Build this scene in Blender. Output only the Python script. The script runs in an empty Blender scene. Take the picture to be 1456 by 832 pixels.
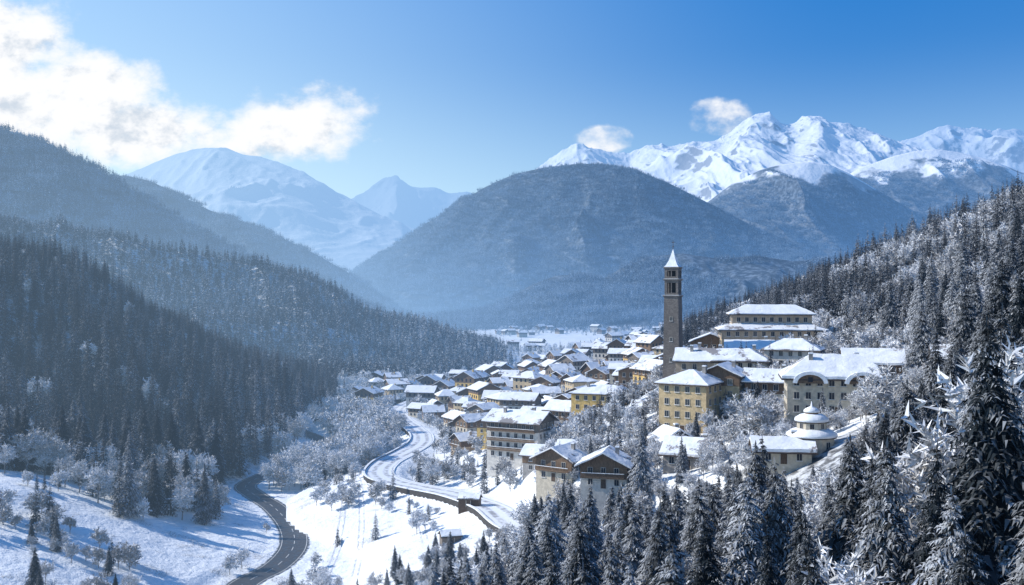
import bpy, bmesh, math, random, time
import numpy as np
from mathutils import Vector, Matrix
T0=time.time()
rng=np.random.default_rng(7); random.seed(7)
F=1415.0; CX=728.0; CY=416.0
SC=bpy.context.scene; COL=SC.collection
def P(px,py,D): return ((px-CX)/F*D, float(D), (CY-py)/F*D)
SUN_AZ=math.radians(-82); SUN_EL=math.radians(34)
SUN=Vector((math.sin(SUN_AZ)*math.cos(SUN_EL), math.cos(SUN_AZ)*math.cos(SUN_EL), math.sin(SUN_EL)))

# ---------------------------------------------------------------- numpy noise
_tab=rng.random((512,512))
def vn(x,y):
    x=np.asarray(x,float);y=np.asarray(y,float)
    xi=np.floor(x).astype(int);yi=np.floor(y).astype(int)
    fx=x-xi;fy=y-yi; fx=fx*fx*fx*(fx*(fx*6-15)+10);fy=fy*fy*fy*(fy*(fy*6-15)+10)
    a=_tab[xi%512,yi%512];b=_tab[(xi+1)%512,yi%512];c=_tab[xi%512,(yi+1)%512];d=_tab[(xi+1)%512,(yi+1)%512]
    return (a*(1-fx)+b*fx)*(1-fy)+(c*(1-fx)+d*fx)*fy
def fbm(x,y,o=5):
    s=0;a=.5;f=1
    for i in range(o):
        s=s+a*(vn(x*f+17.3*i,y*f+31.7*i)-.5)*2;a*=.5;f*=2.03
    return s
def ridged(x,y,o=5):
    s=0;a=.5;f=1;w=1
    for i in range(o):
        n=1-np.abs(vn(x*f+13.1*i,y*f+7.9*i)*2-1);n=n*n
        s=s+a*n*w;w=np.clip(n*1.5,0,1);a*=.5;f*=2.1
    return s
def sstep(a,b,x):
    t=np.clip((x-a)/(b-a),0,1);return t*t*(3-2*t)

# ---------------------------------------------------------------- materials
class NT:
    def __init__(s,nt): s.nt=nt
    def n(s,t,**k):
        o=s.nt.nodes.new(t)
        for a,b in k.items(): setattr(o,a,b)
        return o
    def put(s,sock,v):
        if isinstance(v,bpy.types.NodeSocket): s.nt.links.new(v,sock)
        elif v is not None:
            if isinstance(v,(tuple,list)) and sock.type=='RGBA' and len(v)==3: v=(*v,1)
            sock.default_value=v
    def m(s,op,a,b=None,c=None,clamp=False):
        o=s.n('ShaderNodeMath',operation=op);o.use_clamp=clamp
        s.put(o.inputs[0],a)
        if b is not None:s.put(o.inputs[1],b)
        if c is not None:s.put(o.inputs[2],c)
        return o.outputs[0]
    def mr(s,v,a,b,c=0.0,d=1.0,smooth=True):
        o=s.n('ShaderNodeMapRange');o.interpolation_type='SMOOTHSTEP' if smooth else 'LINEAR'
        for i,q in enumerate((v,a,b,c,d)): s.put(o.inputs[i],q)
        return o.outputs[0]
    def mix(s,f,a,b,mode='MIX'):
        o=s.n('ShaderNodeMix',data_type='RGBA');o.blend_type=mode
        s.put(o.inputs[0],f);s.put(o.inputs[6],a);s.put(o.inputs[7],b);return o.outputs[2]
    def noise(s,vec,scale,detail=4,rough=.55,out=0):
        o=s.n('ShaderNodeTexNoise');s.put(o.inputs['Vector'],vec);o.inputs['Scale'].default_value=scale
        o.inputs['Detail'].default_value=detail;o.inputs['Roughness'].default_value=rough;return o.outputs[out]
    def attr(s,name):
        o=s.n('ShaderNodeAttribute',attribute_name=name);return o.outputs['Fac']

HZ=bpy.data.node_groups.new('PaintedHaze','ShaderNodeTree')  # aerial haze painted as emission mixed into each material by distance, brighter leftward
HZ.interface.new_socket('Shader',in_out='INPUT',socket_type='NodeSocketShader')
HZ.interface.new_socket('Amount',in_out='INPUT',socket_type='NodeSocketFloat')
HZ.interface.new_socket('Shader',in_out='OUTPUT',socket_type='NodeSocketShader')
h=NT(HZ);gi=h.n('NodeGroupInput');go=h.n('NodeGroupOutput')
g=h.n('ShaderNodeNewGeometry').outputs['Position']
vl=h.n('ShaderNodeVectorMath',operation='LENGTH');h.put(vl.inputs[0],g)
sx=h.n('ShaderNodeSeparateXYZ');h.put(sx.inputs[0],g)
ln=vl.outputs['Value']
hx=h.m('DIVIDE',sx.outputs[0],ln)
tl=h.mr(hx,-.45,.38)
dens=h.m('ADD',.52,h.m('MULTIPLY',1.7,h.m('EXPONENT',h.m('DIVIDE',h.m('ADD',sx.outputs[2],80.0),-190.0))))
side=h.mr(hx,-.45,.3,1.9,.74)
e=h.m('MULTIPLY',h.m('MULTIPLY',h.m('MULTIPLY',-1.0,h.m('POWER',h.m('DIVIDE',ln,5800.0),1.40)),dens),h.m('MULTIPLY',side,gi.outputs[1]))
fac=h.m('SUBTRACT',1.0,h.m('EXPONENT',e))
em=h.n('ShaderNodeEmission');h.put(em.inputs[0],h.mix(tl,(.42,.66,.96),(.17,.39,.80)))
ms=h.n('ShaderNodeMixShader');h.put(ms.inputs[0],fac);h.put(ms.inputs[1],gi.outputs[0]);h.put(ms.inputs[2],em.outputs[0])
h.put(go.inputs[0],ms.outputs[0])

def begin(name):
    m=bpy.data.materials.new(name);m.use_nodes=True;m.node_tree.nodes.clear()
    try:m.cycles.emission_sampling='NONE'
    except Exception as ex:print(ex)
    return m,NT(m.node_tree)
def finish(m,t,col,rough=.8,bump=None,bstr=.4,bdist=.1,spec=.3,haze=1.0,metal=0.0):
    b=t.n('ShaderNodeBsdfPrincipled');t.put(b.inputs['Base Color'],col);t.put(b.inputs['Roughness'],rough)
    b.inputs['Specular IOR Level'].default_value=spec;b.inputs['Metallic'].default_value=metal
    if bump is not None:
        bp=t.n('ShaderNodeBump');bp.inputs['Strength'].default_value=bstr;bp.inputs['Distance'].default_value=bdist
        t.put(bp.inputs['Height'],bump);t.put(b.inputs['Normal'],bp.outputs[0])
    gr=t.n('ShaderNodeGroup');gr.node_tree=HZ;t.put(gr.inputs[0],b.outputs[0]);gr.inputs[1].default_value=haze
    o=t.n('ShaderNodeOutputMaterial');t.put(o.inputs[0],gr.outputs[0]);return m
def pos(t): return t.n('ShaderNodeNewGeometry').outputs['Position']
def objc(t): return t.n('ShaderNodeTexCoord').outputs['Object']

def mat_plain(name,c,var=.15,scale=1.2,rough=.8,bstr=.2,spec=.3):
    m,t=begin(name);p=objc(t);n=t.noise(p,scale,5);n2=t.noise(p,scale*9,3)
    f=t.mr(n,.3,.7);dark=tuple(x*(1-var*1.6) for x in c);lite=tuple(min(1,x*(1+var)) for x in c)
    col=t.mix(f,dark,lite);col=t.mix(t.mr(n2,.45,.8,0,.35),col,tuple(x*.6 for x in c))
    return finish(m,t,col,rough,n2,bstr,.05,spec)
def mat_wood(name,c):
    m,t=begin(name);p=objc(t);mp=t.n('ShaderNodeMapping');t.put(mp.inputs[0],p);mp.inputs['Scale'].default_value=(6,6,.6)
    n=t.noise(mp.outputs[0],2.0,4)
    w=t.n('ShaderNodeTexWave');t.put(w.inputs[0],p);w.inputs['Scale'].default_value=1.6;w.bands_direction='DIAGONAL';w.inputs['Distortion'].default_value=1
    col=t.mix(t.mr(n,.3,.7),tuple(x*.55 for x in c),tuple(x*1.25 for x in c))
    col=t.mix(t.mr(w.outputs['Fac'],0,.25,.5,0),col,tuple(x*.3 for x in c))
    return finish(m,t,col,.8,n,.3,.05)
def mat_stone(name,c,sc=1.6):
    m,t=begin(name);p=objc(t)
    br=t.n('ShaderNodeTexBrick')
    sp=t.n('ShaderNodeSeparateXYZ');t.put(sp.inputs[0],p);cb=t.n('ShaderNodeCombineXYZ')
    t.put(cb.inputs[0],t.m('ADD',sp.outputs[0],sp.outputs[1]));t.put(cb.inputs[1],sp.outputs[2])
    t.put(br.inputs['Vector'],cb.outputs[0]);br.inputs['Scale'].default_value=sc
    br.inputs['Color1'].default_value=(*[x*.7 for x in c],1);br.inputs['Color2'].default_value=(*[x*1.25 for x in c],1);br.inputs['Mortar'].default_value=(*[x*.5 for x in c],1)
    n=t.noise(p,.35,5);col=t.mix(t.mr(n,.35,.7,0,.55),br.outputs[0],tuple(x*.5 for x in c))
    return finish(m,t,col,.9,br.outputs['Fac'],.4,.05)
def mat_snow(name,patch=.70):
    m,t=begin(name);p=pos(t);n=t.noise(p,.35,5);n2=t.noise(p,1.8,4);n3=t.noise(p,.13,6,.7)
    col=t.mix(t.mr(n,.3,.7),(.76,.80,.86),(.90,.92,.94))
    col=t.mix(t.mr(n2,.60,.72,0,.35),col,(.42,.43,.46))
    col=t.mix(t.mr(n3,patch-.04,patch,0,.8),col,(.15,.12,.11))
    return finish(m,t,col,.6,t.m('ADD',n,t.m('MULTIPLY',n2,.3)),.6,.4,.3)

SNOW=mat_snow('snow',.9);RSNOW=mat_snow('roof_snow',.61)
def foliage(name,base,lite,frostc,bias,hz=1.0,sharp=.16,left=-.13):
    m,t=begin(name)
    gm=t.n('ShaderNodeNewGeometry');s=t.n('ShaderNodeSeparateXYZ');t.put(s.inputs[0],gm.outputs['Normal'])
    pp=t.n('ShaderNodeSeparateXYZ');t.put(pp.inputs[0],gm.outputs['Position'])
    a=t.attr('frost');oi=t.n('ShaderNodeObjectInfo').outputs['Random']
    big=t.noise(gm.outputs['Position'],.012,2);
    v=t.m('MULTIPLY',a,.50);v=t.m('ADD',v,t.m('MULTIPLY',s.outputs[2],.26));v=t.m('ADD',v,t.m('MULTIPLY',oi,.34))
    v=t.m('ADD',v,t.m('MULTIPLY',t.m('SUBTRACT',big,.5),.5))
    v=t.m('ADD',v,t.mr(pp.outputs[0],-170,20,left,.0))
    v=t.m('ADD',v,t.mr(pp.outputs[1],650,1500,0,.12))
    f=t.mr(v,bias-sharp,bias+sharp,0,1)
    col=t.mix(oi,base,lite);col=t.mix(f,col,frostc)
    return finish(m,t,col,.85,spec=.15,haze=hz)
SPRUCE=foliage('spruce_needles',(.013,.020,.026),(.042,.042,.040),(.56,.59,.64),.66,sharp=.32,left=-.10)
TWIG=foliage('frosted_twigs',(.28,.26,.24),(.40,.38,.36),(.80,.82,.86),.37,sharp=.36,left=-.06)
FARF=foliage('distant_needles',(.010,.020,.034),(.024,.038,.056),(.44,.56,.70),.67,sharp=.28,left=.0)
BARK=mat_plain('bark',(.085,.07,.06),.4,3);GBARK=mat_plain('frosted_bark',(.26,.24,.23),.4,3)

# ---------------------------------------------------------------- mesh builder
class MB:
    def __init__(s): s.v=[];s.f=[];s.m=[];s.a=[]
    def face(s,pts,mi=0,a=0.0):
        i=len(s.v);s.v.extend([tuple(p) for p in pts]);s.f.append(tuple(range(i,i+len(pts))));s.m.append(mi);s.a.append(a)
    def box(s,x0,x1,y0,y1,z0,z1,mi=0):
        i=len(s.v);s.v+= [(x0,y0,z0),(x1,y0,z0),(x1,y1,z0),(x0,y1,z0),(x0,y0,z1),(x1,y0,z1),(x1,y1,z1),(x0,y1,z1)]
        for q in ((0,3,2,1),(4,5,6,7),(0,1,5,4),(1,2,6,5),(2,3,7,6),(3,0,4,7)):
            s.f.append(tuple(i+k for k in q));s.m.append(mi);s.a.append(0)
    def ring(s,prof,n,mi=0,rot=0,cx=0,cy=0):
        i0=len(s.v)
        for r,z in prof:
            for k in range(n):
                a=rot+2*math.pi*k/n;s.v.append((cx+r*math.cos(a),cy+r*math.sin(a),z))
        for j in range(len(prof)-1):
            for k in range(n):
                k2=(k+1)%n;s.f.append((i0+j*n+k,i0+j*n+k2,i0+(j+1)*n+k2,i0+(j+1)*n+k));s.m.append(mi);s.a.append(0)
        s.f.append(tuple(i0+(len(prof)-1)*n+k for k in range(n)));s.m.append(mi);s.a.append(0)
        s.f.append(tuple(i0+n-1-k for k in range(n)));s.m.append(mi);s.a.append(0)
    def limb(s,p,q,r0,r1,n=5,mi=0):
        p=Vector(p);q=Vector(q);d=(q-p).normalized();u=d.orthogonal().normalized();w=d.cross(u);i0=len(s.v)
        for c,r in ((p,r0),(q,r1)):
            for k in range(n):
                a=2*math.pi*k/n;s.v.append(tuple(c+u*math.cos(a)*r+w*math.sin(a)*r))
        for k in range(n):
            k2=(k+1)%n;s.f.append((i0+k,i0+k2,i0+n+k2,i0+n+k));s.m.append(mi);s.a.append(.4)
    def build(s,name,mats,attr=None,smooth=False):
        me=bpy.data.meshes.new(name);me.from_pydata(s.v,[],s.f)
        for m in mats:me.materials.append(m)
        me.polygons.foreach_set('material_index',s.m)
        if attr:
            at=me.attributes.new(attr,'FLOAT','FACE');at.data.foreach_set('value',s.a)
        if smooth: me.polygons.foreach_set('use_smooth',[True]*len(s.f))
        me.update();return me
def obj(name,data,parent=None,loc=(0,0,0),rot=(0,0,0),sc=None,**props):
    o=bpy.data.objects.new(name,data);COL.objects.link(o)
    if parent:o.parent=parent
    o.location=loc;o.rotation_euler=rot
    if sc is not None:o.scale=(sc,sc,sc) if not isinstance(sc,tuple) else sc
    for k,v in props.items():o[k]=v
    return o

# ---------------------------------------------------------------- roads (centre lines)
def spline(pts,step=2.0):
    pts=[np.array(p,float) for p in pts];out=[]
    P_=[2*pts[0]-pts[1]]+pts+[2*pts[-1]-pts[-2]]
    for i in range(1,len(P_)-2):
        a,b,c,d=P_[i-1:i+3];n=max(2,int(np.linalg.norm(c-b)/step))
        for k in range(n):
            t=k/n;out.append(.5*((2*b)+(-a+c)*t+(2*a-5*b+4*c-d)*t*t+(-a+3*b-3*c+d)*t**3))
    out.append(pts[-1]);return np.array(out)
def fl(px,py,z=-80): D=-z*F/(py-CY);return ((px-CX)/F*D,D,z)
R1=spline([(-52,140,-79),(-62,200,-79.6),(-74,240,-80),fl(345,832),fl(392,806),fl(417,778),fl(414,750),fl(390,722),fl(362,704),fl(350,690),fl(384,672),fl(430,655),fl(462,640),(-104,540,-80),(-120,566,-79)])
R2=spline([(36,196,-53),(20,226,-57),fl(745,752,-60),fl(700,722,-62),fl(650,704,-64),fl(600,694,-66),fl(560,685,-67),fl(540,674,-67.5),fl(550,658,-68),fl(578,643,-68),fl(598,630,-68),fl(600,618,-69),fl(586,606,-70),fl(570,592,-72),(-72,640,-74),(-60,720,-74)])
def road_dist(x,y,R):
    x=np.asarray(x,float).ravel();y=np.asarray(y,float).ravel()
    best=np.full(x.shape,1e9);zz=np.zeros_like(x);sd=np.zeros_like(x)
    tan=np.gradient(R[:,:2],axis=0);tan/=np.linalg.norm(tan,axis=1)[:,None]
    m=(x>R[:,0].min()-40)&(x<R[:,0].max()+40)&(y>R[:,1].min()-40)&(y<R[:,1].max()+40)
    xs=x[m];ys=y[m];b=best[m];z=zz[m];s=sd[m]
    for i in range(len(R)):
        dx=xs-R[i,0];dy=ys-R[i,1];d=np.hypot(dx,dy);k=d<b
        b[k]=d[k];z[k]=R[i,2];s[k]=(tan[i,0]*dy-tan[i,1]*dx)[k]
    best[m]=b;zz[m]=z;sd[m]=s
    return best,zz,sd
# ---------------------------------------------------------------- terrain
def C(px,py,D,tree=0):
    x,y,z=P(px,py,D);return (x,y,z-tree)
CP=[(0,30,-40),(-60,60,-62),(-30,100,-60),(-100,140,-68),(-30,200,-70),(-60,200,-78),(60,40,-24),(110,80,-4),(-200,100,-45),(-200,200,-42),
 (10,95,-41),(15,90,-39),(22,130,-44),(30,180,-47),(0,150,-51),(-5,180,-57),(0,210,-58),(10,215,-54),
 (45,150,-40),(30,100,-36),(48,120,-31),(36,85,-29),(42,80,-28),(50,100,-26),(77,150,-10),(58,90,-20),(75,110,-12),
 C(1350,590,170),C(1440,440,260),C(1470,243,400,14),C(1400,288,400,14),C(1330,322,400,14),C(1300,440,300,10),C(1220,420,380,10),C(1200,358,480,14),C(1100,430,500,12),C(1000,462,600,8),
 (250,520,30),(180,640,-5),(160,760,-30),(400,500,80),(400,300,100),(400,800,30),(260,260,60),(200,150,35),(300,1000,-10),
 (86,330,-20),(110,330,-15),(60,330,-26),(52,320,-26),(76,230,-28),(95,235,-24),(100,262,-20),(55,190,-30),(46,200,-36),(48,262,-36),(43,236,-41),
 (22,240,-46),(22,229,-48),(12,262,-49),(12,248,-51),(3,330,-55),(36,370,-47),(54,400,-42),(22,500,-57),(64,600,-48),(-31,560,-69),(-71,600,-78),
 (-16,800,-70),(51,1000,-66),(146,1200,-66),(200,1300,-60),(-5,310,-58),(-20,400,-66),(0,440,-60),
 fl(372,832),fl(421,775),fl(450,700),fl(500,640),(-34,290,-76),(-29,318,-71),(-16,265,-70),(-5,245,-64),(-56,345,-77),(-32,250,-74),(-85,350,-80),(-62,290,-80),
 (-118,230,-67),(-95,255,-75),(-111,252,-69),(-149,290,-58),(-100,330,-76),(-130,340,-69),
 (-142,380,-70),(-190,370,-60),(-120,410,-78),(-108,470,-77),(-106,540,-78),
 C(0,335,640,15),C(150,370,650,15),C(270,440,640,15),C(330,480,620,15),C(400,522,600,14),C(440,562,590,12),
 C(0,500,500,8),C(150,550,480,8),C(300,590,470,8),C(-200,330,640,15),C(-200,480,450,8),(-300,300,-20),(-350,420,15),
 (-300,790,-20),(-180,760,-55),(-105,690,-78),(-450,860,10),(-130,640,-76),
 C(100,430,900,10),C(300,455,950,10),C(450,505,900,10),C(600,525,950,10),C(0,300,1250,15),C(200,328,1220,15),C(330,358,1200,15),C(450,395,1200,15),C(540,425,1180,15),C(620,460,1150,15),C(690,495,1100,14),C(735,525,1030,10),
 (-617,1450,50),(-448,1500,-10),(-236,1450,-60),(-88,1400,-78),(-800,1200,130),(-800,800,90),(40,1350,-79),(20,1150,-78)]
CP=np.array(CP);NC=len(CP)
dd=np.hypot(CP[:,None,0]-CP[None,:,0],CP[:,None,1]-CP[None,:,1])
A=np.zeros((NC+3,NC+3));A[:NC,:NC]=dd+np.eye(NC)*-2.0;A[:NC,NC]=1;A[:NC,NC+1]=CP[:,0]/1000;A[:NC,NC+2]=CP[:,1]/1000;A[NC:,:NC]=A[:NC,NC:].T
WC=np.linalg.solve(A,np.r_[CP[:,2],0,0,0])
def hz(x,y):
    sh=np.shape(x);x=np.asarray(x,float).ravel();y=np.asarray(y,float).ravel()
    z=np.full(x.shape,WC[NC])+WC[NC+1]*x/1000+WC[NC+2]*y/1000
    for i in range(NC): z+=WC[i]*np.hypot(x-CP[i,0],y-CP[i,1])
    nz=fbm(x/55,y/55,4)*3.0+fbm(x/9,y/9,3)*.5
    gl=np.clip((-110-x)/80,0,1)*(ridged((x+y*.35)/95,(y-x*.3)/230,3)-.45)*np.interp(y,[300,420,1250,1500],[0,22,42,0])
    far=sstep(1350,1650,y);lo=sstep(-80,-66,z)
    z=z+nz*(.12+.88*lo)+gl*lo
    z=np.maximum(z,-80.3+fbm(x/30,y/30,3)*1.2+fbm(x/7,y/7,3)*.35)
    z=z*(1-far)+far*(-80+fbm(x/300,y/300,3)*7)
    z=np.where(np.abs(x)>900,z*0.5-40,z)
    d,rz,s=road_dist(x,y,R1)
    w=1-sstep(5.0,13,d);z=z*(1-w)+(rz-.12)*w
    z+=np.exp(-((d-6.2)/1.1)**2)*.6*(.6+.6*fbm(x/4,y/4,2))
    d,rz,s=road_dist(x,y,R2)
    outer=s>0
    w=np.where(outer,1-sstep(4.8,5.8,d),1-sstep(5.6,16,d))
    z=np.where(outer&(d<34),np.clip(z,rz-1.5-np.clip(d-5.8,0,34)*.34,rz-1.2),z)
    z=z*(1-w)+(rz-.15)*w
    return z.reshape(sh)

def grid_mesh(name,X,Y,Z,mats,attrs={},smooth=True):
    r,c=X.shape;me=bpy.data.meshes.new(name)
    co=np.stack([X,Y,Z],-1).reshape(-1,3)
    i=np.arange(r*c).reshape(r,c);q=np.stack([i[:-1,:-1],i[:-1,1:],i[1:,1:],i[1:,:-1]],-1).reshape(-1,4)
    me.vertices.add(r*c);me.vertices.foreach_set('co',co.ravel().astype(np.float32))
    me.loops.add(q.size);me.loops.foreach_set('vertex_index',q.ravel().astype(np.int32))
    me.polygons.add(len(q));me.polygons.foreach_set('loop_start',(np.arange(len(q))*4).astype(np.int32))
    me.polygons.foreach_set('use_smooth',np.full(len(q),smooth))
    for k,v in attrs.items():
        a=me.attributes.new(k,'FLOAT','POINT');a.data.foreach_set('value',v.ravel().astype(np.float32))
    for m in mats:me.materials.append(m)
    me.update();me.validate();return me

def f_left(x,y):
    b=np.interp(y,[150,300,330,370,385,415,470,560,700,740,850,950,1010,1100,1400],[-400,-240,-175,-132,-120,-110,-106,-108,-118,-130,-100,-55,-12,0,-30])
    return (b-x)
def f_right(x,y):
    b=np.interp(y,[40,150,190,215,240,270,300,350,400,500,600,700,1000],[400,400,86,84,98,112,114,114,96,92,92,100,160])
    return (x-b)
def f_near(x,y):
    lo=np.interp(y,[40,60,150,200,225,236],[-2,-5,-15,-12,-4,6])
    hi=np.where(x<28,236,np.where(x<60,210,200))
    return np.where((y<hi),x-lo,-1)
ds=np.r_[np.linspace(14,100,40)[:-1],np.linspace(100,600,260)[:-1],np.linspace(600,1600,180)[:-1],np.geomspace(1600,34000,50)]
us=np.linspace(-.95,.95,440)
U,Dg=np.meshgrid(us,ds);X=U*Dg;Y=Dg
Z=hz(X,Y)
fo=np.maximum.reduce([sstep(0,12,f_left(X,Y))*(Y<1450),sstep(0,10,f_right(X,Y))*(Y<1000),sstep(0,8,f_near(X,Y))])
m,t=begin('snowy_ground');p=pos(t)
n1=t.noise(p,.03,5);n2=t.noise(p,.5,5);n3=t.noise(p,3.0,3);n4=t.noise(p,.11,6,.65)
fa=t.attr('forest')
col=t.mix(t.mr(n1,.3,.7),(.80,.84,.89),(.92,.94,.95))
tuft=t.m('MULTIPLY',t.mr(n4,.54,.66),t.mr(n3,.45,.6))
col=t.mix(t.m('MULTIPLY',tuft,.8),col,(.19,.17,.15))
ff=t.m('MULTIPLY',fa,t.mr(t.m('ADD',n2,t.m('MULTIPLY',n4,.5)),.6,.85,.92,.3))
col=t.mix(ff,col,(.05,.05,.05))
GROUND=finish(m,t,col,.65,t.m('ADD',t.m('ADD',t.m('MULTIPLY',n2,.8),t.m('MULTIPLY',n4,4.0)),t.m('MULTIPLY',n3,.2)),.7,.6,.3)
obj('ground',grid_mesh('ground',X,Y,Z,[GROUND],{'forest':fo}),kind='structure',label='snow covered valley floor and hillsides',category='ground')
print('terrain',time.time()-T0)

def ribbon(R,offs,zoff=0.0):
    tan=np.gradient(R[:,:2],axis=0);tan/=np.linalg.norm(tan,axis=1)[:,None];nr=np.stack([-tan[:,1],tan[:,0]],-1)
    X=R[:,0][:,None]+nr[:,0][:,None]*offs;Y=R[:,1][:,None]+nr[:,1][:,None]*offs;Z=np.repeat(R[:,2][:,None]+zoff,len(offs),1)
    return X,Y,Z
m,t=begin('wet_asphalt');p=pos(t);la=t.attr('lat');n=t.noise(p,.6,5);n2=t.noise(p,6,3)
col=t.mix(t.mr(n,.3,.7),(.035,.036,.040),(.075,.075,.08))
al=t.m('ABSOLUTE',la)
col=t.mix(t.mr(t.m('ADD',al,t.m('MULTIPLY',t.m('SUBTRACT',n,.5),.5)),.84,1.0),col,(.7,.73,.78))
ASPH=finish(m,t,col,t.mr(n,.3,.7,.35,.7),n2,.2,.02,.5)
o_=np.linspace(-5.2,5.2,9)[::-1]
X,Y,Z=ribbon(R1,o_,.05);obj('road',grid_mesh('road',X,Y,Z,[ASPH],{'lat':np.repeat((o_/5.2)[None],len(R1),0)}),kind='structure',label='wet dark asphalt valley road cleared of snow',category='road')
PAINT=mat_plain('road_paint',(.72,.72,.7),.1)
mb=MB();tan=np.gradient(R1[:,:2],axis=0);tan/=np.linalg.norm(tan,axis=1)[:,None];nr=np.stack([-tan[:,1],tan[:,0]],-1)
for i in range(len(R1)-1):
    for o,w in ((-3.9,.09),(3.9,.09),(0,.09)):
        if o==0 and i%4>1: continue
        a=R1[i,:2]+nr[i]*(o-w);b=R1[i,:2]+nr[i]*(o+w);c=R1[i+1,:2]+nr[i+1]*(o+w);d=R1[i+1,:2]+nr[i+1]*(o-w)
        z=R1[i,2]+.075;z2=R1[i+1,2]+.075
        mb.face([(a[0],a[1],z),(d[0],d[1],z2),(c[0],c[1],z2),(b[0],b[1],z)])
obj('road_marking',mb.build('road_marking',[PAINT]),kind='structure',label='white painted lines on the asphalt road',category='road marking')
m,t=begin('packed_snow_road');p=pos(t);la=t.attr('lat');n=t.noise(p,.4,5);n2=t.noise(p,3,3);n5=t.noise(p,.05,3)
al=t.m('ABSOLUTE',t.m('ADD',la,t.m('MULTIPLY',t.m('SUBTRACT',n5,.5),.35)))
tr=t.m('MULTIPLY',t.mr(t.m('ABSOLUTE',t.m('SUBTRACT',al,.40)),.06,.26,1,0),t.mr(n,.38,.62,.1,.95))
tr=t.m('MAXIMUM',tr,t.mr(t.m('ADD',t.m('ABSOLUTE',t.m('SUBTRACT',al,.84)),t.m('MULTIPLY',n,.1)),.05,.12,.6,0))
col=t.mix(tr,(.80,.83,.88),(.30,.30,.32))
PACK=finish(m,t,col,.6,t.m('ADD',n2,tr),.3,.1,.3)
o_=np.linspace(-5.4,5.4,15)[::-1]
X,Y,Z=ribbon(R2,o_,.03);Z=Z+.12*(np.abs(o_/5.4)**4)[None]
obj('embankment_road',grid_mesh('embankment_road',X,Y,Z,[PACK],{'lat':np.repeat((o_/5.4)[None],len(R2),0)}),kind='structure',label='snow packed curved road on a stone embankment',category='road')
STONE=mat_stone('wall_stone',(.07,.065,.062),.8)
def wallstrip(R,o0,o1,zt,zb):
    tan=np.gradient(R[:,:2],axis=0);tan/=np.linalg.norm(tan,axis=1)[:,None];nr=np.stack([-tan[:,1],tan[:,0]],-1)
    prof=[(o0,zb),(o0,zt),(o1,zt),(o1,zb)]
    offs=np.array([q[0] for q in prof]);zs=np.array([q[1] for q in prof])
    return R[:,0][:,None]+nr[:,0][:,None]*offs,R[:,1][:,None]+nr[:,1][:,None]*offs,R[:,2][:,None]+zs[None]
X,Y,Z=wallstrip(R2[:230],5.6,6.0,.45,-6);gw=obj('retaining_wall',None,label='dark stone retaining wall below the curved road',category='wall')
obj('masonry',grid_mesh('masonry',X,Y,Z,[STONE],smooth=False),gw)
X,Y,Z=wallstrip(R2[:230],5.45,6.2,.75,.46);obj('snow_cap',grid_mesh('snow_cap',X,Y,Z,[SNOW],smooth=False),gw)
m,t=begin('snow_track');n=t.noise(pos(t),.5,4);TRK=finish(m,t,t.mix(t.mr(n,.35,.65),(.48,.50,.56),(.78,.80,.86)),.7)
for base in ([(455,832),(478,780),(487,730),(490,700)],[(500,832),(510,780),(508,730),(495,690)],[(600,832),(590,790),(560,770),(520,760)]):
  for off in (0,1.6):
    R=spline([fl(q[0],q[1],-79.9) for q in base]);R[:,0]+=off;R[:,2]=hz(R[:,0],R[:,1])
    X,Y,Z=ribbon(R,np.array([.22,-.22]),.06);Z=hz(X,Y)+.06
    obj('snow_path',grid_mesh('snow_path',X,Y,Z,[TRK]),kind='structure',label='vehicle track pressed into the snow field',category='path')

# ---------------------------------------------------------------- mountains
def mountain_mat(name,rock,rockamt,hzv,nsc,fl_=.85,bs=.6):
    m,t=begin(name);gm=t.n('ShaderNodeNewGeometry');p=gm.outputs['Position']
    s=t.n('ShaderNodeSeparateXYZ');t.put(s.inputs[0],gm.outputs['Normal'])
    n=t.noise(p,nsc,9,.66);n2=t.noise(p,nsc*6,5);nf=t.noise(p,.05,4,.7);nb=t.noise(p,.010,4)
    rk=t.mr(t.m('ADD',s.outputs[2],t.m('MULTIPLY',t.m('SUBTRACT',n,.5),1.3)),rockamt-.06,rockamt+.06,.75,0)
    col=t.mix(rk,(.88,.90,.94),rock)
    fa=t.attr('forest');fm=t.mr(t.m('ADD',fa,t.m('MULTIPLY',t.m('SUBTRACT',nb,.5),1.0)),.30,.62)
    fc=t.mix(t.mr(nf,.42,.68),(.018,.028,.038),(.17,.22,.29))
    col=t.mix(t.m('MULTIPLY',fm,fl_),col,fc)
    hh=t.m('ADD',t.m('MULTIPLY',n,1.0),t.m('MULTIPLY',n2,.25))
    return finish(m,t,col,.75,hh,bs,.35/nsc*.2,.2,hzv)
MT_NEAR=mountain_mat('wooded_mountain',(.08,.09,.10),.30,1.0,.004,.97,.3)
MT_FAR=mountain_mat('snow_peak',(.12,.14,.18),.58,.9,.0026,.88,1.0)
MT_HAZY=mountain_mat('hazy_snow_peak',(.2,.22,.26),.48,1.5,.0022,.85,.8)
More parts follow.
